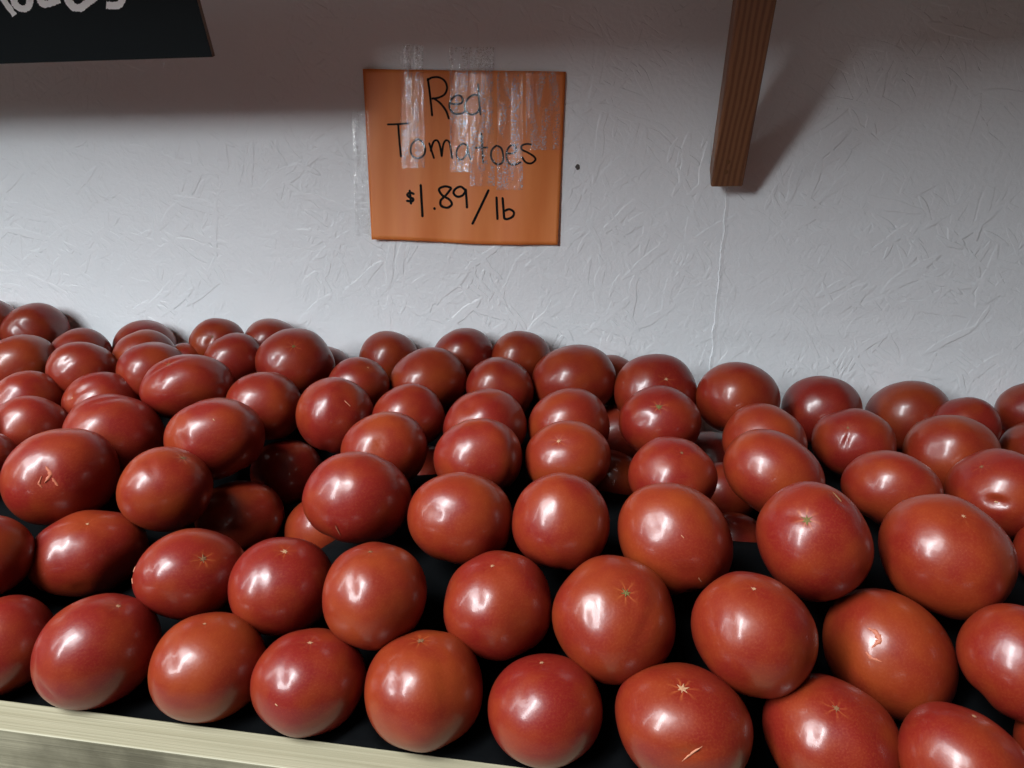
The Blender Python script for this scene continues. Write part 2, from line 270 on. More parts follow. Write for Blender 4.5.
# ---------------------------------------------------------------- tomatoes
TOMATOES = [
  # id, (x, y, z, radius, width factor, height factor), blossom end (seen at x, y; size; tone), dents, label
  (1, (-0.938, -0.0408, 1.0255, 0.0422, 1.0421, 1.0), None, [], 'dark red tomato cut off by the left edge, furthest back against the white wall'),
  (2, (-0.8571, -0.0436, 1.0191, 0.0429, 1.048, 1.0), None, [(20, 331, 9, 3, -45, 0.1), (28, 326, 7, 3, -30, 0.05)], 'squat red tomato with a wrinkled dent, leaning on the wall at the far left'),
  (3, (-0.7403, -0.0999, 1.0024, 0.038, 1.054, 1.0), None, [], 'small half-hidden red tomato at the wall, just right of the wrinkled one'),
  (4, (-0.7832, -0.1556, 0.9978, 0.0425, 1.0411, 1.0), None, [], 'red tomato at the left edge, in front of the wrinkled tomato by the wall'),
  (5, (-0.6672, -0.1864, 1.0035, 0.0398, 1.0476, 1.0), None, [(66, 363, 11, 2.5, 25, 0.07)], 'orange-red tomato near the far left with a curved smile-like crease'),
  (6, (-0.682, -0.0407, 1.0023, 0.0412, 1.0529, 1.0), None, [], 'dark red tomato touching the wall, third from the left of those against it'),
  (7, (-0.6182, -0.1323, 1.0126, 0.0374, 1.0506, 1.0), None, [], 'small orange-tinged tomato peeking up just right of the smile-creased one, near the left wall'),
  (8, (-0.5702, -0.1857, 1.008, 0.0395, 1.0611, 1.0), None, [], 'smooth orange-red tomato just behind the very wide flat one at left'),
  (9, (-0.578, -0.1018, 1.0017, 0.0262, 1.058, 1.0), None, [], 'tiny visible cap of a tomato wedged between bigger ones behind the very wide flat one'),
  (10, (-0.5467, -0.0716, 1.0225, 0.0356, 1.0609, 1.0), (212, 336, 0.6, 'dark'), [(209, 342, 3, 3, 0, 0.05)], "dark red tomato at the wall, below and right of the black board's lower corner"),
  (11, (-0.7029, -0.242, 0.978, 0.0389, 1.0377, 1.0), None, [], 'flat dark orange tomato cut by the left edge, second row behind the big blemished one'),
  (12, (-0.6078, -0.2366, 0.9793, 0.04, 1.0499, 1.0), (70, 397, 0.5, 'pale'), [(70, 397, 5, 4, 0, 0.07), (84, 389, 9, 3, 20, 0.03)], 'pinkish red tomato with a pale dimple on its left end, far left'),
  (13, (-0.4979, -0.2266, 1.0053, 0.0454, 1.1504, 0.8695), (168, 358, 0.9, 'dark'), [(165, 360, 16, 3, 25, 0.05), (163, 374, 9, 3, 80, 0.03)], 'very wide flat orange-red tomato with a dark scar on top, upper left'),
  (14, (-0.4971, -0.1191, 1.011, 0.0377, 1.0591, 1.0), None, [(205, 352, 6, 4, 0, 0.05)], 'red tomato immediately left of the green star scarred one near the wall'),
  (15, (-0.6532, -0.2968, 0.9668, 0.0381, 1.0489, 1.0), None, [], 'bright orange-red tomato at the left edge, directly behind the big blemished one'),
  (16, (-0.5475, -0.2975, 0.9656, 0.0485, 1.0549, 1.0), None, [(108, 398, 24, 3, 22, 0.045), (92, 411, 16, 4, 35, 0.03)], 'large glossy tomato with a ridged top and shallow furrow, behind the big blemished one'),
  (17, (-0.4159, -0.3121, 0.9765, 0.0473, 1.0727, 0.932), None, [(184, 441, 3, 5, 0, 0.06), (183, 425, 3, 18, 0, 0.035)], 'big dark red tomato with a tiny white dot and a dimple, left of centre'),
  (18, (-0.5377, -0.3909, 0.9566, 0.05, 1.0324, 0.9644), None, [(45, 470, 4, 8, 0, 0.05), (49, 481, 5, 4, 0, 0.05), (32, 468, 3, 16, 10, 0.03)], 'big slanting tomato with a rough blistered blemish on its front, near the left edge'),
  (19, (-0.4211, -0.3965, 0.955, 0.0422, 1.0163, 0.9817), (184, 455, 0.9, 'dark'), [(150, 462, 3, 18, 12, 0.03)], 'round pinkish tomato with a small dark scar on top, right of the blistered one'),
  (20, (-0.6448, -0.3722, 0.9574, 0.0305, 1.0473, 1.0), None, [], 'shaded red tomato squeezed against the left edge, beside the blistered one'),
  (21, (-0.6899, -0.3438, 0.9812, 0.0314, 1.0332, 1.0), None, [], 'sliver of a tomato at the left edge, level with the pale-dimpled one'),
  (22, (-0.407, -0.2176, 0.9838, 0.0428, 1.0334, 0.9677), None, [], 'deep red round tomato just right of and behind the white-dotted one'),
  (23, (-0.4828, -0.036, 1.0151, 0.0388, 1.0612, 1.0), None, [], 'dark red tomato at the wall, right behind the one with the green star scar'),
  (24, (-0.4114, -0.1178, 1.0117, 0.0488, 1.0383, 0.9631), (294, 344, 0.8, 'green'), [(274, 358, 2.5, 2.5, 0, 0.06)], 'large tomato with a green star scar on top, near the wall'),
  (25, (-0.4033, -0.0381, 0.9807, 0.0368, 1.0626, 1.0), None, [], 'sliver of a tomato at the wall, just right of the green star scarred one'),
  (26, (-0.3078, -0.0403, 1.0051, 0.0392, 1.065, 1.0), None, [], 'plain round tomato at the wall, below the left edge of the orange sign'),
  (27, (-0.3112, -0.1568, 0.9975, 0.037, 1.0636, 1.0), (368, 366, 0.4, 'pale'), [], 'smaller tomato with a pale speck, left of the large glossy one under the sign'),
  (28, (-0.231, -0.1184, 0.998, 0.047, 1.0673, 0.9369), None, [(415, 365, 4, 9, 10, 0.03)], 'large glossy round tomato, second from the wall, below the middle of the orange sign'),
  (29, (-0.2011, -0.0413, 1.0135, 0.0402, 1.0665, 1.0), None, [], 'dark orange-red tomato at the wall, below the middle of the orange sign'),
  (30, (-0.3091, -0.2393, 0.9854, 0.0445, 0.9919, 1.0082), None, [(348, 403, 5, 1.2, -40, 0.05), (320, 415, 3, 20, 0, 0.03)], 'tall round tomato with a short pale scratch on its upper right side'),
  (31, (-0.227, -0.224, 0.9831, 0.0398, 1.066, 1.0), None, [], 'smooth rosy tomato directly in front of the large glossy one under the sign'),
  (32, (-0.227, -0.3126, 0.9756, 0.0418, 1.0686, 1.0), None, [(379, 446, 3, 6, 0, 0.06)], 'orange-red tomato with an orange dimple low on its front, left of centre'),
  (33, (-0.1327, -0.2452, 0.9847, 0.0437, 1.0678, 1.0), None, [(468, 407, 6, 8, 40, 0.08), (478, 402, 10, 4, 40, 0.03)], "tomato with a notched left shoulder, mid-heap below the sign's price"),
  (34, (-0.1352, -0.1265, 0.9959, 0.0404, 1.066, 1.0), None, [], "red tomato in the second row from the wall, below the sign's right half"),
  (35, (-0.1203, -0.0398, 1.0143, 0.0386, 1.0666, 1.0), None, [], "plain red tomato at the wall, below the sign's right edge"),
  (36, (-0.1247, -0.3273, 0.9827, 0.0418, 1.0636, 0.9402), None, [(462, 440, 3, 13, 5, 0.03)], 'bright rounded tomato behind the dimpled one, in the middle of the heap'),
  (37, (-0.2171, -0.4193, 0.9734, 0.0448, 1.0758, 0.929), None, [(339, 530, 1.5, 7, 28, 0.04), (345, 480, 3, 18, 0, 0.03)], 'large tomato with a short pale scratch on its lower edge, left of centre'),
  (38, (-0.3782, -0.2291, 0.9049, 0.04, 1.0679, 1.0), None, [], 'shaded tomato deep in the gap between the white-dotted one and the large scratched one'),
  (39, (-0.2236, -0.1676, 0.885, 0.04, 1.0734, 1.0), None, [], 'shaded tomato glimpsed in the gap left of the bright rounded one mid-heap'),
  (40, (-0.0436, -0.1017, 1.0063, 0.0496, 1.0921, 0.9157), None, [(552, 364, 6, 8, 25, 0.04), (605, 352, 8, 3, -40, 0.06)], "large dark orange-red tomato, second from the wall, just right of the sign's right edge"),
  (41, (-0.041, -0.2238, 0.9858, 0.043, 1.0674, 1.0), None, [], "rosy broad tomato in front of the large one beyond the sign's right edge"),
  (42, (-0.0363, -0.3042, 0.9796, 0.0409, 1.065, 0.939), (559, 437, 0.7, 'pale'), [], 'tomato with a small pale star scar on top, mid-heap'),
  (43, (-0.0334, -0.4285, 0.9708, 0.0413, 1.008, 0.992), None, [(548, 512, 3, 14, 10, 0.03)], 'perfectly round glossy tomato right in front of the one with the pale star'),
  (44, (0.0589, -0.1175, 1.0, 0.048, 1.0639, 1.0), (667, 378, 0.7, 'pale'), [(640, 376, 3, 9, 15, 0.03)], 'large tomato with a faint pink star mark, near the wall left of the brace'),
  (45, (0.0599, -0.2058, 0.9906, 0.0439, 1.0416, 0.96), (659, 404, 1.1, 'green'), [(640, 420, 8, 5, 30, 0.04)], "round tomato with a bright green star and brownish shoulder, right of the heap's middle"),
  (46, (0.0678, -0.3161, 0.9711, 0.0403, 1.0714, 1.0), (682, 451, 0.5, 'dark'), [], 'orange-red tomato with faint marks on top, in front of the bright green starred one'),
  (47, (0.1535, -0.1403, 1.0041, 0.0461, 1.0464, 0.9557), None, [(718, 392, 4, 10, 20, 0.04)], 'large glossy tomato near the wall, straight below the wooden brace'),
  (48, (0.0076, -0.0369, 0.9896, 0.0355, 1.0649, 1.0), None, [], 'sliver of a tomato at the wall between two large ones left of the brace'),
  (49, (0.0151, -0.0908, 0.928, 0.0438, 1.0676, 1.0), None, [], 'dark tomato sunk in the gap left of the bright green starred one'),
  (50, (0.1358, -0.1124, 0.9053, 0.0435, 1.0681, 1.0), None, [], 'dark tomato sunk in the gap straight below the tomato under the wooden brace'),
  (51, (0.138, -0.1911, 0.9024, 0.0375, 1.0722, 1.0), None, [], 'sliver of shaded tomato in the gap below the deep one under the brace'),
  (52, (0.1717, -0.2215, 0.9811, 0.0415, 1.0626, 1.0), None, [], 'orange-red tomato directly in front of the large one under the brace'),
  (53, (0.1635, -0.3097, 0.9806, 0.0446, 1.0628, 0.94), None, [], 'big rosy round tomato behind the one with green star and brown spot'),
  (54, (0.2622, -0.0993, 0.9824, 0.0438, 1.0575, 1.0), None, [(812, 402, 4, 7, 30, 0.03)], 'glossy tomato near the wall, first one right of the one under the brace'),
  (55, (0.2772, -0.1804, 0.9714, 0.0417, 1.0463, 0.9552), (848, 426, 0.5, 'dark'), [(846, 441, 2, 9, -12, 0.06)], 'red tomato with a thin crease through its highlight, right part'),
  (56, (0.3835, -0.0489, 0.9663, 0.0474, 1.0552, 1.0), None, [], 'big dark red tomato at the wall, in the right part of the heap'),
  (57, (0.4234, -0.1113, 0.9789, 0.0344, 1.0457, 1.0), None, [], 'small dark tomato at the wall, between the last two big ones at the right'),
  (58, (0.5325, -0.0375, 0.98, 0.0372, 1.0426, 1.0), None, [], 'dark tomato cut by the right edge, the furthest back on that side'),
  (59, (0.383, -0.1753, 0.963, 0.0451, 1.0536, 1.0), None, [(935, 448, 5, 8, 20, 0.03)], 'wide tomato with a round highlight, in front of the small dark one at right'),
  (60, (0.5107, -0.0293, 0.9223, 0.0287, 1.0478, 1.0), None, [], 'sliver of a low tomato at the wall by the right edge'),
  (61, (0.514, -0.1025, 0.9506, 0.0385, 1.0458, 1.0), None, [], 'orange-red tomato cut by the right edge, second from the wall'),
  (62, (0.2836, -0.2828, 0.9616, 0.0415, 1.0961, 0.9101), None, [(872, 478, 4, 10, 15, 0.03)], 'smooth dark crimson tomato behind the biggest one at the right'),
  (63, (0.394, -0.2626, 0.9563, 0.0453, 1.0553, 1.0), (980, 464, 0.6, 'dark'), [(997, 502, 7, 3.5, 0, 0.16), (1010, 492, 20, 8, -15, 0.05)], 'large lumpy tomato with a deep pinched dimple, at the right edge'),
  (64, (0.172, -0.4299, 0.9724, 0.0462, 0.9691, 1.0282), (807, 519, 1.15, 'green'), [(790, 515, 8, 6, 0, 0.04), (845, 500, 8, 5, -30, 0.06), (840, 550, 14, 14, 0, 0.03)], 'large tomato with a green-brown star on its front and a brown shoulder spot'),
  (65, (0.2781, -0.4184, 0.9643, 0.049, 1.0062, 0.9864), (968, 512, 0.5, 'pale'), [(930, 535, 8, 12, 40, 0.03), (985, 590, 14, 10, 30, 0.03), (905, 505, 14, 5, 20, 0.03)], 'the biggest tomato, wide and smooth, at the right with a slanting soft highlight'),
  (66, (0.4233, -0.3239, 0.9247, 0.0345, 1.0572, 1.0), None, [], 'sliver of a tomato at the right edge beside the biggest tomato'),
  (67, (0.2272, -0.4681, 0.9016, 0.0477, 1.0062, 0.9815), None, [(874, 635, 3, 9, 15, 0.05)], 'oval tomato with a corky split scar across its highlight, lower right'),
  (68, (0.299, -0.5028, 0.9282, 0.039, 0.9876, 0.9874), None, [], 'glossy tomato cut by the right edge, beside the one with the split scar'),
  (69, (0.167, -0.5432, 0.8793, 0.0434, 1.0524, 0.9377), (837, 704, 0.7, 'dark'), [(812, 735, 5, 14, 10, 0.03)], 'bottom-row tomato with a small puckered mark on top, below the split-scarred one'),
  (70, (0.2399, -0.5716, 0.8933, 0.0381, 1.03, 0.9352), (980, 713, 0.4, 'pale'), [], 'tomato at the bottom right corner of the photo'),
  (71, (0.1143, -0.5126, 0.9367, 0.0435, 1.0156, 0.9806), (755, 587, 0.5, 'pale'), [(730, 630, 4, 16, 15, 0.03)], 'round tomato left of the split-scarred one, with two faint specks on its top'),
  (72, (0.0642, -0.5553, 0.8877, 0.0437, 1.0823, 0.9151), (683, 683, 1.0, 'pale'), [(690, 755, 16, 3, 32, 0.06)], 'big bottom-row tomato with a pale dry scar on top and a diagonal crease below'),
  (73, (0.0139, -0.5008, 0.9297, 0.0468, 0.9981, 1.0034), (627, 591, 0.95, 'green'), [(590, 610, 4, 20, 10, 0.03), (650, 620, 4, 24, -20, 0.03)], 'large round tomato with a small brown star scar, just right of the bottom centre'),
  (74, (-0.0321, -0.5513, 0.8829, 0.0397, 1.0424, 0.9559), (541, 657, 0.5, 'pale'), [(522, 690, 5, 14, 10, 0.03)], 'round tomato in the bottom row, directly below left of the brown star scarred one'),
  (75, (0.0618, -0.4325, 0.9655, 0.0466, 1.0247, 0.9748), None, [(655, 525, 4, 12, 10, 0.03), (685, 570, 12, 8, 0, 0.03)], 'big tilted oval tomato with orange left end and small scuffs low on its right'),
  (76, (-0.0766, -0.4923, 0.9264, 0.0423, 1.0093, 0.9907), (492, 562, 0.45, 'pale'), [(478, 597, 4, 14, 15, 0.03)], 'round tomato resting between bottom-row ones, just left of the brown star scarred one'),
  (77, (-0.1208, -0.4295, 0.9663, 0.0429, 1.0699, 0.9346), None, [(438, 514, 3.5, 3.5, 0, 0.07), (430, 515, 3, 14, 15, 0.03)], 'slightly squared tomato with a round dimple, left of the perfectly round glossy one'),
  (78, (-0.1725, -0.507, 0.9342, 0.0409, 0.9926, 1.006), (370, 549, 0.5, 'dark'), [(352, 585, 3, 18, 10, 0.04)], 'round dark-sided tomato in the second layer, directly below the large scratched one'),
  (79, (-0.2624, -0.4827, 0.9179, 0.0419, 1.0326, 0.9666), (285, 547, 0.8, 'pale'), [(262, 580, 4, 20, 0, 0.03)], 'tomato with a pale scar on its top edge, left of the dark-sided round one'),
  (80, (-0.3049, -0.3027, 0.8753, 0.0377, 1.0807, 1.0), None, [], 'partly hidden tomato behind the large scratched one, lower left of it'),
  (81, (-0.2128, -0.5472, 0.8798, 0.0406, 1.0549, 0.942), (310, 637, 0.6, 'pale'), [(283, 675, 3, 20, 0, 0.03)], 'bottom-row tomato with a short pale dash on top and a fleck at its lower left'),
  (82, (-0.1227, -0.5476, 0.8851, 0.0429, 1.0216, 0.9765), (420, 636, 0.9, 'dark'), [(394, 680, 3, 24, 0, 0.035), (375, 700, 3, 28, 0, 0.03), (445, 690, 3, 30, 0, 0.02)], 'large bottom-row tomato with faint ribs and a dark star at its top edge'),
  (83, (-0.3449, -0.4832, 0.9208, 0.0419, 1.0815, 0.9193), (203, 556, 1.0, 'dark'), [(152, 565, 3, 18, -10, 0.03)], 'oval tomato with a thin dark star scar and two tiny orange scratches at left'),
  (84, (-0.4793, -0.4385, 0.9031, 0.0454, 1.112, 0.8941), (86, 518, 0.45, 'pale'), [(60, 540, 3, 16, -10, 0.03), (82, 591, 3, 6, 0, 0.05)], 'wide orange-tinged tomato right below the big blistered one, second layer'),
  (85, (-0.5334, -0.4934, 0.9254, 0.0372, 1.0029, 0.9855), None, [], 'shaded tomato cut by the left edge, second layer above the wood lip'),
  (86, (-0.3893, -0.3226, 0.8921, 0.0425, 1.0811, 0.923), None, [], 'shaded brownish tomato in the hollow below the white-dotted one'),
  (87, (-0.3911, -0.5444, 0.8836, 0.0448, 1.0286, 0.9565), (117, 603, 0.6, 'pale'), [(45, 640, 4, 14, -20, 0.03), (58, 655, 4, 20, -20, -0.02), (48, 690, 10, 2.5, -50, 0.05)], 'largest bottom-row tomato at left, egg-shaped, with a lobed lower left side'),
  (88, (-0.2956, -0.5462, 0.8819, 0.0419, 1.023, 0.9642), (204, 620, 0.35, 'pale'), [(172, 655, 3, 20, -5, 0.03)], 'bottom-row tomato between the egg-shaped one and the one with the pale dash'),
  (89, (-0.4785, -0.5429, 0.8762, 0.0386, 0.9833, 0.9956), None, [], 'shaded bottom-row tomato cut by the left edge, behind the wood lip'),
  (91, (0.1466, -0.2522, 0.8725, 0.0328, 1.0827, 1.0), None, [], 'sliver of dark tomato in the gap right of the big tilted oval one'),
  (94, (0.011, -0.1798, 0.9013, 0.04, 1.0741, 1.0), None, [], 'dark tomato barely seen in the gap right of the pale starred one'),
]

EXTRA = [  # just outside the frame, so that the heap goes on when seen from a step aside
 (-.570, -.538, .884, .040), (-.655, -.536, .885, .042), (-.604, -.482, .925, .041), (-.690, -.470, .920, .042), (-.640, -.448, .985, .0),
 (.334, -.535, .884, .041), (.420, -.530, .884, .042), (.395, -.478, .925, .040), (.480, -.470, .920, .042), (.505, -.385, .935, .041),
 (.500, -.255, .945, .042), (.590, -.180, .945, .042), (.605, -.085, .960, .042), (-.730, -.395, .950, .042), (-.770, -.310, .965, .042), (-.830,-.235,.970,.04)]
EXTRA = [e for e in EXTRA if e[3] > 0]

def sphere_dirs(nu=56, nv=36):
    D = [(0, 0, 1.)]
    for i in range(1, nv):
        # denser rings near the +z pole where the scar sits
        t = math.pi*(i/nv)
        for j in range(nu):
            a = 2*math.pi*j/nu; D.append((math.sin(t)*math.cos(a), math.sin(t)*math.sin(a), math.cos(t)))
    D.append((0, 0, -1.)); Fc = []
    for j in range(nu): Fc.append((0, 1+j, 1+(j+1) % nu))
    for i in range(nv-2):
        a, b = 1+i*nu, 1+(i+1)*nu
        for j in range(nu): k = (j+1) % nu; Fc.append((a+j, b+j, b+k, a+k))
    e = len(D)-1; a = 1+(nv-2)*nu
    for j in range(nu): Fc.append((a+j, e, a+(j+1) % nu))
    return np.array(D), Fc
DIRS, FACES = sphere_dirs()

TILT = {75: (-42, 1.18), 67: (-40, 1.20), 65: (-35, 1.10), 18: (22, 1.12), 87: (38, 1.08), 64: (-50, 1.07), 70: (-35, 1.1), 69: (-40, 1.08), 71: (-45, 1.05), 72: (-30, 1.05), 53: (-35, 1.06), 17: (-30, 1.06), 37: (35, 1.05)}
def tomato(tid, pos, r, kx, ky, scar, dents, label, group='tomatoes heaped in the bin'):
    rng = random.Random(tid*7+1)
    P = Vector(pos); view = (P-EYE).normalized()
    e1 = view.cross(Vector((0, 0, 1))).normalized(); e2 = e1.cross(view)
    def hit(px, py):                        # where on the ball a pixel falls, as a unit direction
        d = ray(px, py).normalized(); oc = EYE-P; b = d.dot(oc); c = oc.dot(oc)-r*r; q = b*b-c
        if q < 0: h = EYE + d*(-b); return (h-P).normalized()
        return (EYE + d*(-b-math.sqrt(q)) - P).normalized()
    if scar: pole = hit(scar[0], scar[1])
    else:    pole = (view*rng.uniform(-.2, .15) + e1*rng.uniform(-.7, .7) + e2).normalized()
    X = pole.orthogonal().normalized(); Y = pole.cross(X)
    a = rng.uniform(0, 6.28); X2 = X*math.cos(a)+Y*math.sin(a); Y2 = pole.cross(X2)
    B = np.array((X2, Y2, pole))            # rows: axes in world
    D = DIRS
    th = np.arccos(np.clip(D[:, 2], -1, 1)); ph = np.arctan2(D[:, 1], D[:, 0])
    nl = rng.choice((4, 5, 6)); p0 = rng.uniform(0, 6.28)
    rad = np.ones(len(D))
    rad += rng.uniform(.006, .018)*np.cos(nl*ph+p0)*np.sin(th)**1.5
    rad += rng.uniform(.004, .012)*np.cos(2*ph+p0*2)*np.sin(th)
    st = np.pi-th
    rad += .03*np.cos(nl*ph+p0)*np.exp(-(st/.5)**2)*np.sin(th) - .13*np.exp(-(st/.22)**2)     # stem hollow
    rad -= .018*np.exp(-(th/.13)**2)                                                          # blossom dimple
    ph3 = [rng.uniform(0, 6.28) for _ in range(6)]
    rad += .011*np.sin(2.3*D[:, 0]+ph3[0])*np.sin(2.7*D[:, 1]+ph3[1]) + .010*np.sin(3.6*D[:, 2]+2.1*D[:, 0]+ph3[2]) + .006*np.sin(5.5*D[:, 1]+ph3[3])*np.sin(4.8*D[:, 0]+ph3[4])
    V = D*rad[:, None]
    V[:, 2] *= rng.uniform(.90, .96)
    # slight boxy shoulders
    V /= ((np.abs(D)**2.25).sum(1)**(1/2.25))[:, None]**.45
    W = V @ B                               # world directions
    for (px, py, hl, hw, ang, dep) in dents:
        q = hit(px, py); dist = (P-EYE).length; ppx = F_PX/dist
        L_, W_ = hl/ppx/r, hw/ppx/r
        an = math.radians(ang); t1 = (e1*math.cos(an)+e2*math.sin(an)); t1 = (t1-q*t1.dot(q)).normalized(); t2 = q.cross(t1)
        nrm = W/np.linalg.norm(W, axis=1)[:, None]
        u = nrm@np.array(t1); v = nrm@np.array(t2); f = (nrm@np.array(q)) > 0
        W_ = max(W_, .045); L_ = max(L_, .045)
        W = W*(1-f*dep*.8*np.exp(-(u/L_)**2-(v/W_)**2))[:, None]
    if tid in TILT:                         # ovals lying aslant
        an, k = math.radians(TILT[tid][0]), TILT[tid][1]; t1 = np.array(e1*math.cos(an)+e2*math.sin(an)); W = W+np.outer(W@t1, t1)*(k-1)
    # fit the extents across and up as seen, keep depth between the two
    E = np.array((e1, e2, view)); Q = W @ E.T
    for ax, k in ((0, kx), (1, ky), (2, (kx+ky)/2)):
        lo, hi = Q[:, ax].min(), Q[:, ax].max()
        Q[:, ax] = (Q[:, ax]-(lo+hi)/2)*(2*r*k/(hi-lo))
    W = Q @ E
    me = bpy.data.meshes.new('tomato'); me.from_pydata(W.tolist(), [], FACES); me.update()
    me.polygons.foreach_set('use_smooth', [True]*len(me.polygons))
    at = me.attributes.new('skin', 'FLOAT_VECTOR', 'POINT'); at.data.foreach_set('vector', D.astype('f').ravel())
    st = me.attributes.new('star', 'FLOAT', 'POINT'); st.data.foreach_set('value', np.full(len(D), max(0, scar[2]-.3) if scar else 0.0, 'f'))
    me.materials.append(M_TOM)
    o = bpy.data.objects.new('tomato', me); COL.objects.link(o); o.location = pos
    tag(o, label, 'tomato', group)
    if scar:                                # little dried star where the flower was
        size, tone = scar[2], scar[3]; pv = W[0]; R0 = .0032*size; n = 12; C0 = Vector(pv)
        nn = pole; vs = [C0+nn*.0007*size]; fs = []
        for j in range(n):
            a = 2*math.pi*j/n; rr = R0*(1.25 if j % 2 else .5)*rng.uniform(.7, 1.25)
            dirv = (X*math.cos(a)+Y*math.sin(a)); vs.append(C0 + dirv*rr + nn*(.00035-.5*rr*rr/r+.018*r*(1-math.exp(-(rr/r/.13)**2))))
        for j in range(n):
            a = 2*math.pi*j/n; dirv = (X*math.cos(a)+Y*math.sin(a)); vs.append(C0+dirv*R0*.4 - nn*.001)
        for j in range(n):
            k = (j+1) % n; fs += [(0, 1+j, 1+k), (1+j, 1+n+j, 1+n+k, 1+k)]
        sobj = link('blossom_scar', vs, fs, M_SCAR[tone], o)
    return o, hit, e1, e2
def surface_mark(o, pts, width, mat, name, r, lift=.0004):        # a narrow raised corky line lying on the skin
    me = o.data; co = np.array([v.co[:] for v in me.vertices]); nr = co/np.linalg.norm(co, axis=1)[:, None]
    vs, fs = [], []
    dense = []
    for a, b in zip(pts, pts[1:]):
        for k in range(4): dense.append(a.lerp(b, k/4).normalized())
    dense.append(pts[-1])
    for i, d in enumerate(dense):
        w8 = np.clip((nr@np.array(d)-.985)/.015, 0, 1)**2; R_ = float((np.linalg.norm(co, axis=1)*w8).sum()/max(w8.sum(), 1e-9))
        t = (dense[min(i+1, len(dense)-1)]-dense[max(i-1, 0)]).normalized(); s_ = d.cross(t).normalized()
        w = width*math.sin(math.pi*(i+.6)/(len(dense)+.2))*(1+.35*math.sin(i*2.3))
        for q, l in ((-1, -.0012), (-.5, lift*.6), (0, lift), (.5, lift*.6), (1, -.0012)): vs.append(d*(R_+l)+s_*w*q)
    for i in range(len(dense)-1):
        for c in range(4): a = i*5+c; fs.append((a, a+1, a+6, a+5))
    return link(name, vs, fs, mat, o, smooth=True)

BALLS = []
for (tid, (x, y, z, r, kx, ky), scar, dents, label) in TOMATOES:
    o, hit, e1, e2 = tomato(tid, (x, y, z), r, kx, ky, scar, dents, label)
    BALLS.append((x, y, z, r*max(kx, ky)))
    marks = {67: [([(868, 628), (876, 632), (880, 640), (872, 648)], .0030, M_CORK, 'skin_split'), ([(866, 652), (871, 658), (882, 662)], .0020, M_CORK, 'skin_split')],
             18: [([(45, 466), (51, 474), (44, 483)], .0027, M_CORK, 'blister_scar'), ([(52, 478), (58, 486)], .0019, M_CORK, 'blister_scar'), ([(41, 476), (38, 484), (42, 488)], .0014, M_CORK, 'blister_scar')],
             72: [([(682, 762), (692, 754), (702, 746)], .0009, M_SCRATCH, 'skin_crease')],
             64: [([(833, 492), (838, 495), (843, 499)], .0012, M_SCAR['dark'], 'brown_spot')],
             83: [([(138, 567), (137, 572)], .0008, M_SCRATCH, 'scratch'), ([(136, 578), (137, 583)], .0008, M_SCRATCH, 'scratch')],
             37: [([(335, 526), (340, 536)], .0006, M_SCRATCH, 'scratch')],
             30: [([(345, 400), (351, 406)], .0006, M_SCRATCH, 'scratch')],
             75: [([(698, 577), (701, 581)], .0008, M_SCRATCH, 'scuff'), ([(681, 535), (684, 538)], .0008, M_SCRATCH, 'scuff')],
             17: [([(213, 419), (214.5, 421)], .0008, M_SCAR['pale'], 'white_dot')],
             81: [([(275, 704), (277.5, 706)], .0008, M_SCAR['pale'], 'fleck')],
             63: [([(994, 502), (998, 503)], .0010, M_SCAR['pale'], 'dimple_scar')]}
    for pts, w, m, nm in marks.get(tid, []):
        surface_mark(o, [hit(*p) for p in pts], w, m, nm, r)
for k, (x, y, z, r) in enumerate(EXTRA):
    side = 'left' if x < 0 else 'right'
    tomato(500+k, (x, y, z), r, 1, 1, None, [], 'red tomato lying just outside the photo beyond its %s edge' % side, 'tomatoes beyond the %s edge of the photo' % side)
    BALLS.append((x, y, z, r))

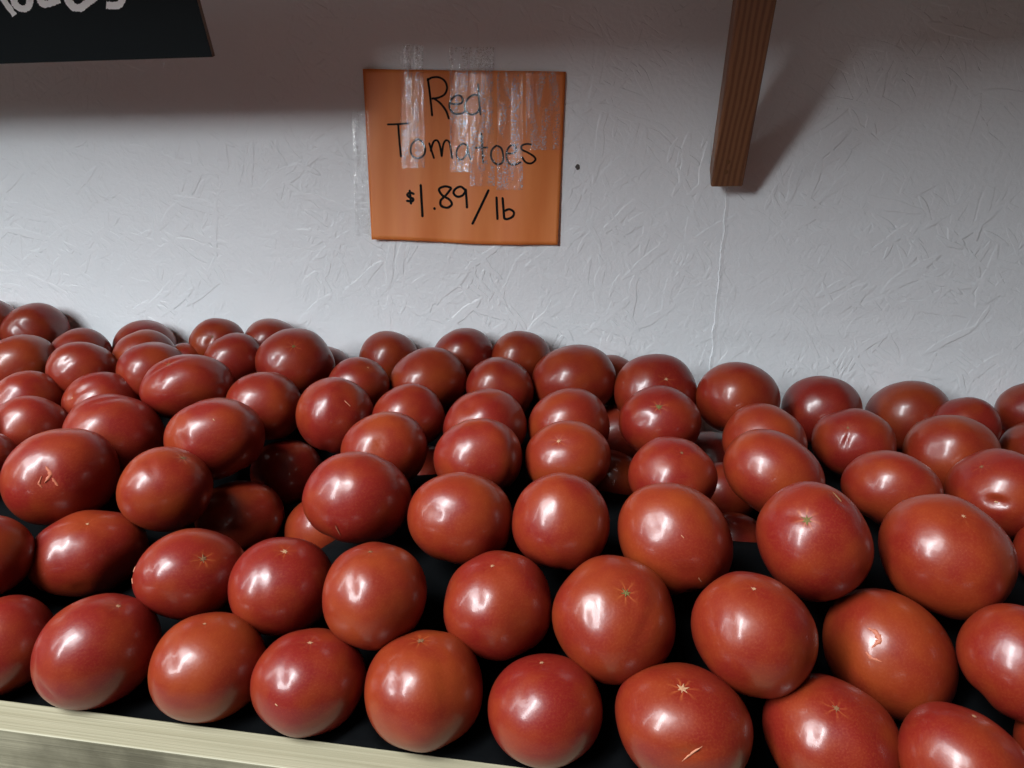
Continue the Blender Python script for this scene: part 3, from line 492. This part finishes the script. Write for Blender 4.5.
# black liner over an added raised bed, for support and dark gaps: it follows the undersides of the tomatoes
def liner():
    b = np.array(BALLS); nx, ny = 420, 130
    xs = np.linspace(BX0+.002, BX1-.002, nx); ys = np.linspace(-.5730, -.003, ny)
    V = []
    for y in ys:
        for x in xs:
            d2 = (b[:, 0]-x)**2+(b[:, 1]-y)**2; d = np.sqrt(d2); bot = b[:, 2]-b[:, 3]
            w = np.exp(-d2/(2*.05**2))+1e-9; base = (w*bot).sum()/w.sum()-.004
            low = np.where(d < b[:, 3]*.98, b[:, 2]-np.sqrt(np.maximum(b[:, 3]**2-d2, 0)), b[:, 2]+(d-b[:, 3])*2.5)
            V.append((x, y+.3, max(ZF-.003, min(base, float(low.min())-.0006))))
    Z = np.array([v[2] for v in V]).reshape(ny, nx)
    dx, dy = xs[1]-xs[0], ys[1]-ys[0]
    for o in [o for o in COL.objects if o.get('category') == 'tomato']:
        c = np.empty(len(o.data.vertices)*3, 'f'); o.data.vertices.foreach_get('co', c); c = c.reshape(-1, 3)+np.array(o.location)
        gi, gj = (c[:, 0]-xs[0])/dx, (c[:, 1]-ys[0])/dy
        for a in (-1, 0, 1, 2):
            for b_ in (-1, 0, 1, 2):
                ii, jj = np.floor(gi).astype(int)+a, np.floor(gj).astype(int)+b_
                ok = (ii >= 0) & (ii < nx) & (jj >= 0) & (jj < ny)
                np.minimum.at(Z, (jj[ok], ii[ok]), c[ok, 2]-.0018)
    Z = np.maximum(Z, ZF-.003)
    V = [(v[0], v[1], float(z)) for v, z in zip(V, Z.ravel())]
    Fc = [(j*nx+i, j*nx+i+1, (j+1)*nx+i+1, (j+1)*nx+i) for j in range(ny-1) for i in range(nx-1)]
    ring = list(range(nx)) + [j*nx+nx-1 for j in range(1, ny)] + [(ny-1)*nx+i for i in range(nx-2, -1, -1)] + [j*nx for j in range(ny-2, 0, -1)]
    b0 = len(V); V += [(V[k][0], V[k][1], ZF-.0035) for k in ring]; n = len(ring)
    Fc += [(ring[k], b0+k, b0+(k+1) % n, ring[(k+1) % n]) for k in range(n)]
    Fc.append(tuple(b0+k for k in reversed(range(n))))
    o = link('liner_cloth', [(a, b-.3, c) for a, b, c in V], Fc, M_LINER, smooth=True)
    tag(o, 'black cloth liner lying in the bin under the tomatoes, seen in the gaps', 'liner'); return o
liner()

# ---------------------------------------------------------------- orange price sign
def sign():
    TL, TR, BR, BL = [on_y(*p, 0) for p in ((364, 69.5), (566, 72), (558, 245.5), (373.5, 239.5))]
    c0 = (TL+BR)/2; c0.y = 0
    nu, nv = 60, 40; V = []
    def pt(u, v):
        p = TL.lerp(TR, u).lerp(BL.lerp(BR, u), v)
        wav = .0012*math.sin(u*9+1)+.0008*math.sin(u*23+v*2)
        lift = .0035+wav+ .004*v**3*(.6+.4*math.sin(u*6))
        sag = .0012*math.sin(u*7+.5)*v
        return Vector((p.x, -lift, p.z+sag))
    for j in range(nv+1):
        for i in range(nu+1): V.append(pt(i/nu, j/nv)-c0)
    Fc = [(j*(nu+1)+i, (j+1)*(nu+1)+i, (j+1)*(nu+1)+i+1, j*(nu+1)+i+1) for j in range(nv) for i in range(nu)]
    o = link('price_sign', V, Fc, M_PAPER, smooth=True, loc=c0)
    m = o.modifiers.new('thickness', 'SOLIDIFY'); m.thickness = .0003; m.offset = 1
    tag(o, 'orange paper price sign handwritten Red Tomatoes $1.89/lb, taped to the white wall', 'price sign')
    def uv(px, py):                          # solve for the sheet position seen at a pixel
        q = on_y(px, py, -.004); w = TR-TL; h = BL-TL; u, v = .5, .5
        for _ in range(12):
            p = TL.lerp(TR, u).lerp(BL.lerp(BR, u), v); e = q-p
            u += e.x/w.length; v += -e.z/h.length
        return u, v
    def on_sheet(px, py, lift=.0006):
        u, v = uv(px, py); uu, vv = min(max(u, 0), 1), min(max(v, 0), 1)
        p = pt(uu, vv); q = on_y(px, py, -.004); return Vector((q.x, p.y-lift, q.z+(.0012*math.sin(uu*7+.5)*vv)*0))-c0
    def strokes(name, lines, width):
        vs, fs = [], []
        for ln in lines:
            P = [Vector((a, b, 0)) for a, b in ln]; S = []
            n = len(P)
            if n > 2:
                for i in range(n-1):
                    p0, p1, p2, p3 = P[max(i-1, 0)], P[i], P[i+1], P[min(i+2, n-1)]
                    for k in range(6):
                        t = k/6; S.append(.5*((2*p1)+(p2-p0)*t+(2*p0-5*p1+4*p2-p3)*t*t+(3*p1-p0-3*p2+p3)*t**3))
                S.append(P[-1])
            else: S = [P[0].lerp(P[1], k/8) for k in range(9)]
            m = len(S); d0 = (S[1]-S[0]).normalized(); d1 = (S[-1]-S[-2]).normalized()
            S = [S[0]-d0*width*.4]+S+[S[-1]+d1*width*.4]; base = len(vs)
            for i, p in enumerate(S):
                t = (S[min(i+1, len(S)-1)]-S[max(i-1, 0)]).normalized(); nn = Vector((-t.y, t.x, 0))
                w = width/2*(.35 if i in (0, len(S)-1) else 1)
                a, b = p+nn*w, p-nn*w
                vs += [on_sheet(a.x, a.y), on_sheet(b.x, b.y)]
            for i in range(len(S)-1): k = base+2*i; fs.append((k, k+1, k+3, k+2))
        return link(name, vs, fs, M_INK, o)
    c1 = lambda L: [(380+x/8.533, 70+y/8.533) for x, y in L]
    c2 = lambda L: [(440+x/8.533, 120+y/8.533) for x, y in L]
    c3 = lambda L: [(395+x/7.314, 170+y/7.314) for x, y in L]
    strokes('lettering_red', [c1([(408, 75), (425, 200), (445, 388)]), c1([(405, 88), (440, 66), (500, 62), (550, 92), (570, 150), (550, 205), (500, 235), (445, 245)]),
        c1([(455, 240), (510, 280), (560, 345), (585, 415)]),
        c1([(600, 285), (650, 290), (695, 280), (702, 245), (680, 218), (640, 220), (602, 260), (590, 310), (610, 355), (650, 375), (700, 368), (724, 350)]),
        c1([(835, 215), (790, 215), (745, 250), (722, 305), (738, 355), (780, 380), (830, 365), (850, 325)]), c1([(838, 120), (846, 250), (858, 380)])], 2.1)
    strokes('lettering_tomatoes', [c1([(68, 465), (150, 462), (245, 455)]), c1([(155, 460), (165, 600), (180, 740)]),
        c1([(320, 590), (275, 630), (262, 690), (282, 738), (330, 752), (375, 725), (385, 670), (360, 612), (320, 590)]),
        c1([(420, 625), (440, 690), (460, 752)]), c1([(432, 690), (455, 615), (485, 600), (508, 640), (525, 735)]), c1([(525, 735), (537, 640), (560, 600), (588, 615), (602, 680), (615, 752)]),
        c2([(225, 215), (190, 202), (150, 240), (138, 290), (155, 330), (190, 335), (225, 290), (236, 220)]), c2([(236, 218), (243, 280), (265, 338)]),
        c2([(355, 115), (362, 240), (368, 365)]), c2([(305, 237), (405, 235)]),
        c2([(482, 218), (442, 260), (440, 330), (485, 378), (530, 365), (540, 310), (525, 245), (490, 220)]),
        c2([(570, 285), (620, 285), (650, 262), (640, 222), (605, 218), (572, 260), (567, 320), (592, 370), (640, 382), (690, 360)]),
        c2([(780, 210), (740, 205), (700, 220), (700, 252), (750, 278), (800, 310), (815, 340), (780, 370), (735, 362), (702, 318)])], 2.0)
    strokes('lettering_price', [c3([(140, 175), (112, 165), (92, 180), (105, 197), (135, 210), (130, 228), (90, 225)]), c3([(110, 150), (121, 245)]),
        c3([(190, 110), (205, 338)]), c3([(289, 278), (292, 286)]),
        c3([(408, 130), (365, 120), (322, 140), (345, 185), (395, 215), (415, 250), (385, 275), (338, 262), (335, 222), (375, 180), (410, 135)]),
        c3([(518, 150), (480, 122), (440, 140), (428, 170), (455, 195), (495, 185), (518, 152)]), c3([(518, 142), (528, 275)]),
        c3([(685, 148), (625, 275), (568, 393)]), c3([(742, 200), (750, 358)]), c3([(787, 205), (800, 355)]), c3([(800, 300), (838, 287), (870, 308), (862, 340), (825, 358), (800, 355)])], 2.4)
    # strips of clear packing tape over the sheet and onto the wall
    rnd = random.Random(5)
    def tape(x0, y0, x1, y1, skew=0, mat=None):
        vs, fs = [], []; nx, ny = 10, max(6, int((y1-y0)/4))
        for j in range(ny+1):
            for i in range(nx+1):
                px = x0+(x1-x0)*i/nx+skew*j/ny; py = y0+(y1-y0)*j/ny
                u, v = uv(px, py)
                p = on_sheet(px, py, .0011) if (0 <= u <= 1 and 0 <= v <= 1) else on_y(px, py, -.002)-c0
                p.y -= .0006*mnoise.noise(Vector((px*.12, py*.05, x0)))+.0001
                vs.append(p)
        for j in range(ny):
            for i in range(nx): a = j*(nx+1)+i; fs.append((a, a+nx+1, a+nx+2, a+1))
        return link('tape_strip', vs, fs, mat or M_TAPE, o, smooth=True)
    tape(400, 45, 423, 168, 2); tape(449, 47, 468, 172, 1); tape(469, 47, 494, 186, 1); tape(352, 111, 369, 236, 3, M_TAPE2); tape(497, 72, 523, 190, 0); tape(526, 72, 560, 150, 0)
sign()

# ---------------------------------------------------------------- black board with white hand lettering, hanging from the shelf above
def chalkboard():
    Y0 = -.20; BRc = on_y(212.5, 57, Y0)
    # lean: top edge toward the room; choose the lean whose right edge passes the measured point
    best = min((abs((lambda q: q)(edge_err(BRc, math.radians(a/4)))), a/4) for a in range(0, 240))
    lean = math.radians(best[1])
    up = Vector((0, -math.sin(lean), math.cos(lean))); nrm = Vector((0, -math.cos(lean), -math.sin(lean)))
    W, Hh = 1.05, .105
    root = bpy.data.objects.new('chalkboard', None); COL.objects.link(root); root.location = BRc
    tag(root, 'black board with white hand-painted letters, hanging tilted over the upper left of the wall', 'sign board')
    left = Vector((-1, 0, -.022)); nrm = up.cross(left).normalized(); nrm = -nrm if nrm.y > 0 else nrm
    tk = .006
    P = [Vector((0, 0, 0)), left*W, left*W+up*Hh, up*Hh]
    vs = [p for p in P]+[p-nrm*tk for p in P]
    fs = [(0, 1, 2, 3), (7, 6, 5, 4), (0, 4, 5, 1), (1, 5, 6, 2), (2, 6, 7, 3), (3, 7, 4, 0)]
    bo = link('panel', vs, fs, M_BOARD, root)
    tf = bo.data; tf.materials.append(M_EDGE)
    for p in tf.polygons:
        if p.index >= 2: p.material_index = 1
    def q(px, py):
        d = ray(px, py); n = nrm; t = (BRc-EYE).dot(n)/d.dot(n); return EYE+d*t-BRc+n*.0008
    def blob(pts, w, name='painted_letter'):
        rng = random.Random(int(pts[0][0]*3+9)); P2 = [Vector((a, b, 0)) for a, b in pts]; S = []
        n = len(P2)
        for i in range(n-1):
            p0, p1, p2, p3 = P2[max(i-1, 0)], P2[i], P2[i+1], P2[min(i+2, n-1)]
            for k in range(10):
                t = k/10; S.append(.5*((2*p1)+(p2-p0)*t+(2*p0-5*p1+4*p2-p3)*t*t+(3*p1-p0-3*p2+p3)*t**3))
        S.append(P2[-1]); vs, fs = [], []
        for i, p in enumerate(S):
            t = (S[min(i+1, len(S)-1)]-S[max(i-1, 0)]).normalized(); nn = Vector((-t.y, t.x, 0))
            a = p+nn*w/2*rng.uniform(.8, 1.12); b = p-nn*w/2*rng.uniform(.8, 1.12); vs += [q(a.x, a.y), q(b.x, b.y)]
        for i in range(len(S)-1): k = 2*i; fs.append((k, k+1, k+3, k+2))
        link(name, vs, fs, M_CHALK, root)
    g = lambda L: [(x/7.314, y/7.3) for x, y in L]
    blob(g([(-60, -150), (-10, -60), (110, 112)]), 5.5)
    blob(g([(160, -110), (105, -60), (108, 10), (135, 48), (190, 62), (220, 20), (215, -60), (160, -110)]), 7)
    blob(g([(330, -60), (400, -70), (380, -130), (310, -110), (295, -30), (310, 18), (350, 28), (440, -5)]), 7.5)
    blob(g([(540, -60), (620, -80), (590, -140), (520, -110), (500, -20), (530, 40), (590, 58), (640, 20), (700, -20)]), 8)
    blob(g([(880, -130), (800, -130), (800, -80), (880, -50), (895, 0), (860, 38), (780, 35)]), 7.5)
def edge_err(c, lean):
    up = Vector((0, -math.sin(lean), math.cos(lean))); p = c+up*.08
    l = CAM_R.transposed() @ (p-EYE); px = 512+F_PX*l.x/-l.z; py = 384-F_PX*l.y/-l.z
    want = 197+(212.5-197)*py/57; return px-want
chalkboard()

# ---------------------------------------------------------------- shelf above (its edge just outside the frame) and its brace
ZS = 1.25+.24
shelf = bpy.data.objects.new('wall_shelf', None); COL.objects.link(shelf); shelf.location = (0, 0, ZS)
tag(shelf, 'wooden shelf board fixed to the wall just above the photo, carried by the brace', 'shelf')
bm = bmesh.new(); box_bm(bm, (-1.6, -.53, 0), (1.3, -.001, .02)); from_bm('board', bm, M_SHELF, shelf, .0015)
def brace():
    F = Vector((.133, -.030, 1.25-.004)); G = Vector((.127, -.160, 1.25+.178))      # foot and a higher point of the front face
    ax = (G-F).normalized(); side = Vector((1, 0, 0)); side = (side-ax*side.dot(ax)).normalized()
    out = side.cross(ax).normalized()
    if out.y > 0: out = -out
    wv, dv = .0195, .0375
    o = bpy.data.objects.new('shelf_brace', None); COL.objects.link(o); o.location = (F.x, 0, F.z)
    vs = []
    for sx in (-1, 1):
        for head, front in ((0, 0), (1, 0), (1, 1), (0, 1)):
            p = F + side*sx*wv - out*(0 if front else dv)
            if head: p = p + ax*((ZS-.0005-p.z)/ax.z)
            p = p-Vector(o.location); p.y = min(p.y, -.0005); vs.append(p)
    bm = bmesh.new(); bv = [bm.verts.new(v) for v in vs]
    for f in [(0, 1, 2, 3), (7, 6, 5, 4), (0, 4, 5, 1), (1, 5, 6, 2), (2, 6, 7, 3), (3, 7, 4, 0)]: bm.faces.new([bv[k] for k in f])
    bmesh.ops.recalc_face_normals(bm, faces=bm.faces[:])
    t = from_bm('timber', bm, M_BRACE, o, .0028)
    # two dark nail holes near the foot
    for (px, py) in ((728, 162), (726, 172)):
        d = ray(px, py); tt = (F+out*.0004-EYE).dot(out)/d.dot(out); c = EYE+d*tt-Vector(o.location)
        vs = [c+out*.0002]; rr = .0026
        for k in range(10):
            an = k*math.pi/5; vs.append(c+side*math.cos(an)*rr*(1+.3*math.sin(k*2.1))+ax*math.sin(an)*rr*1.2)
        link('nail_hole', vs, [(0, 1+k, 1+(k+1) % 10) for k in range(10)], M_SCAR['dark'], t)
    tag(o, 'slanted square fir brace rising from the white wall to the shelf above', 'shelf brace')
brace()
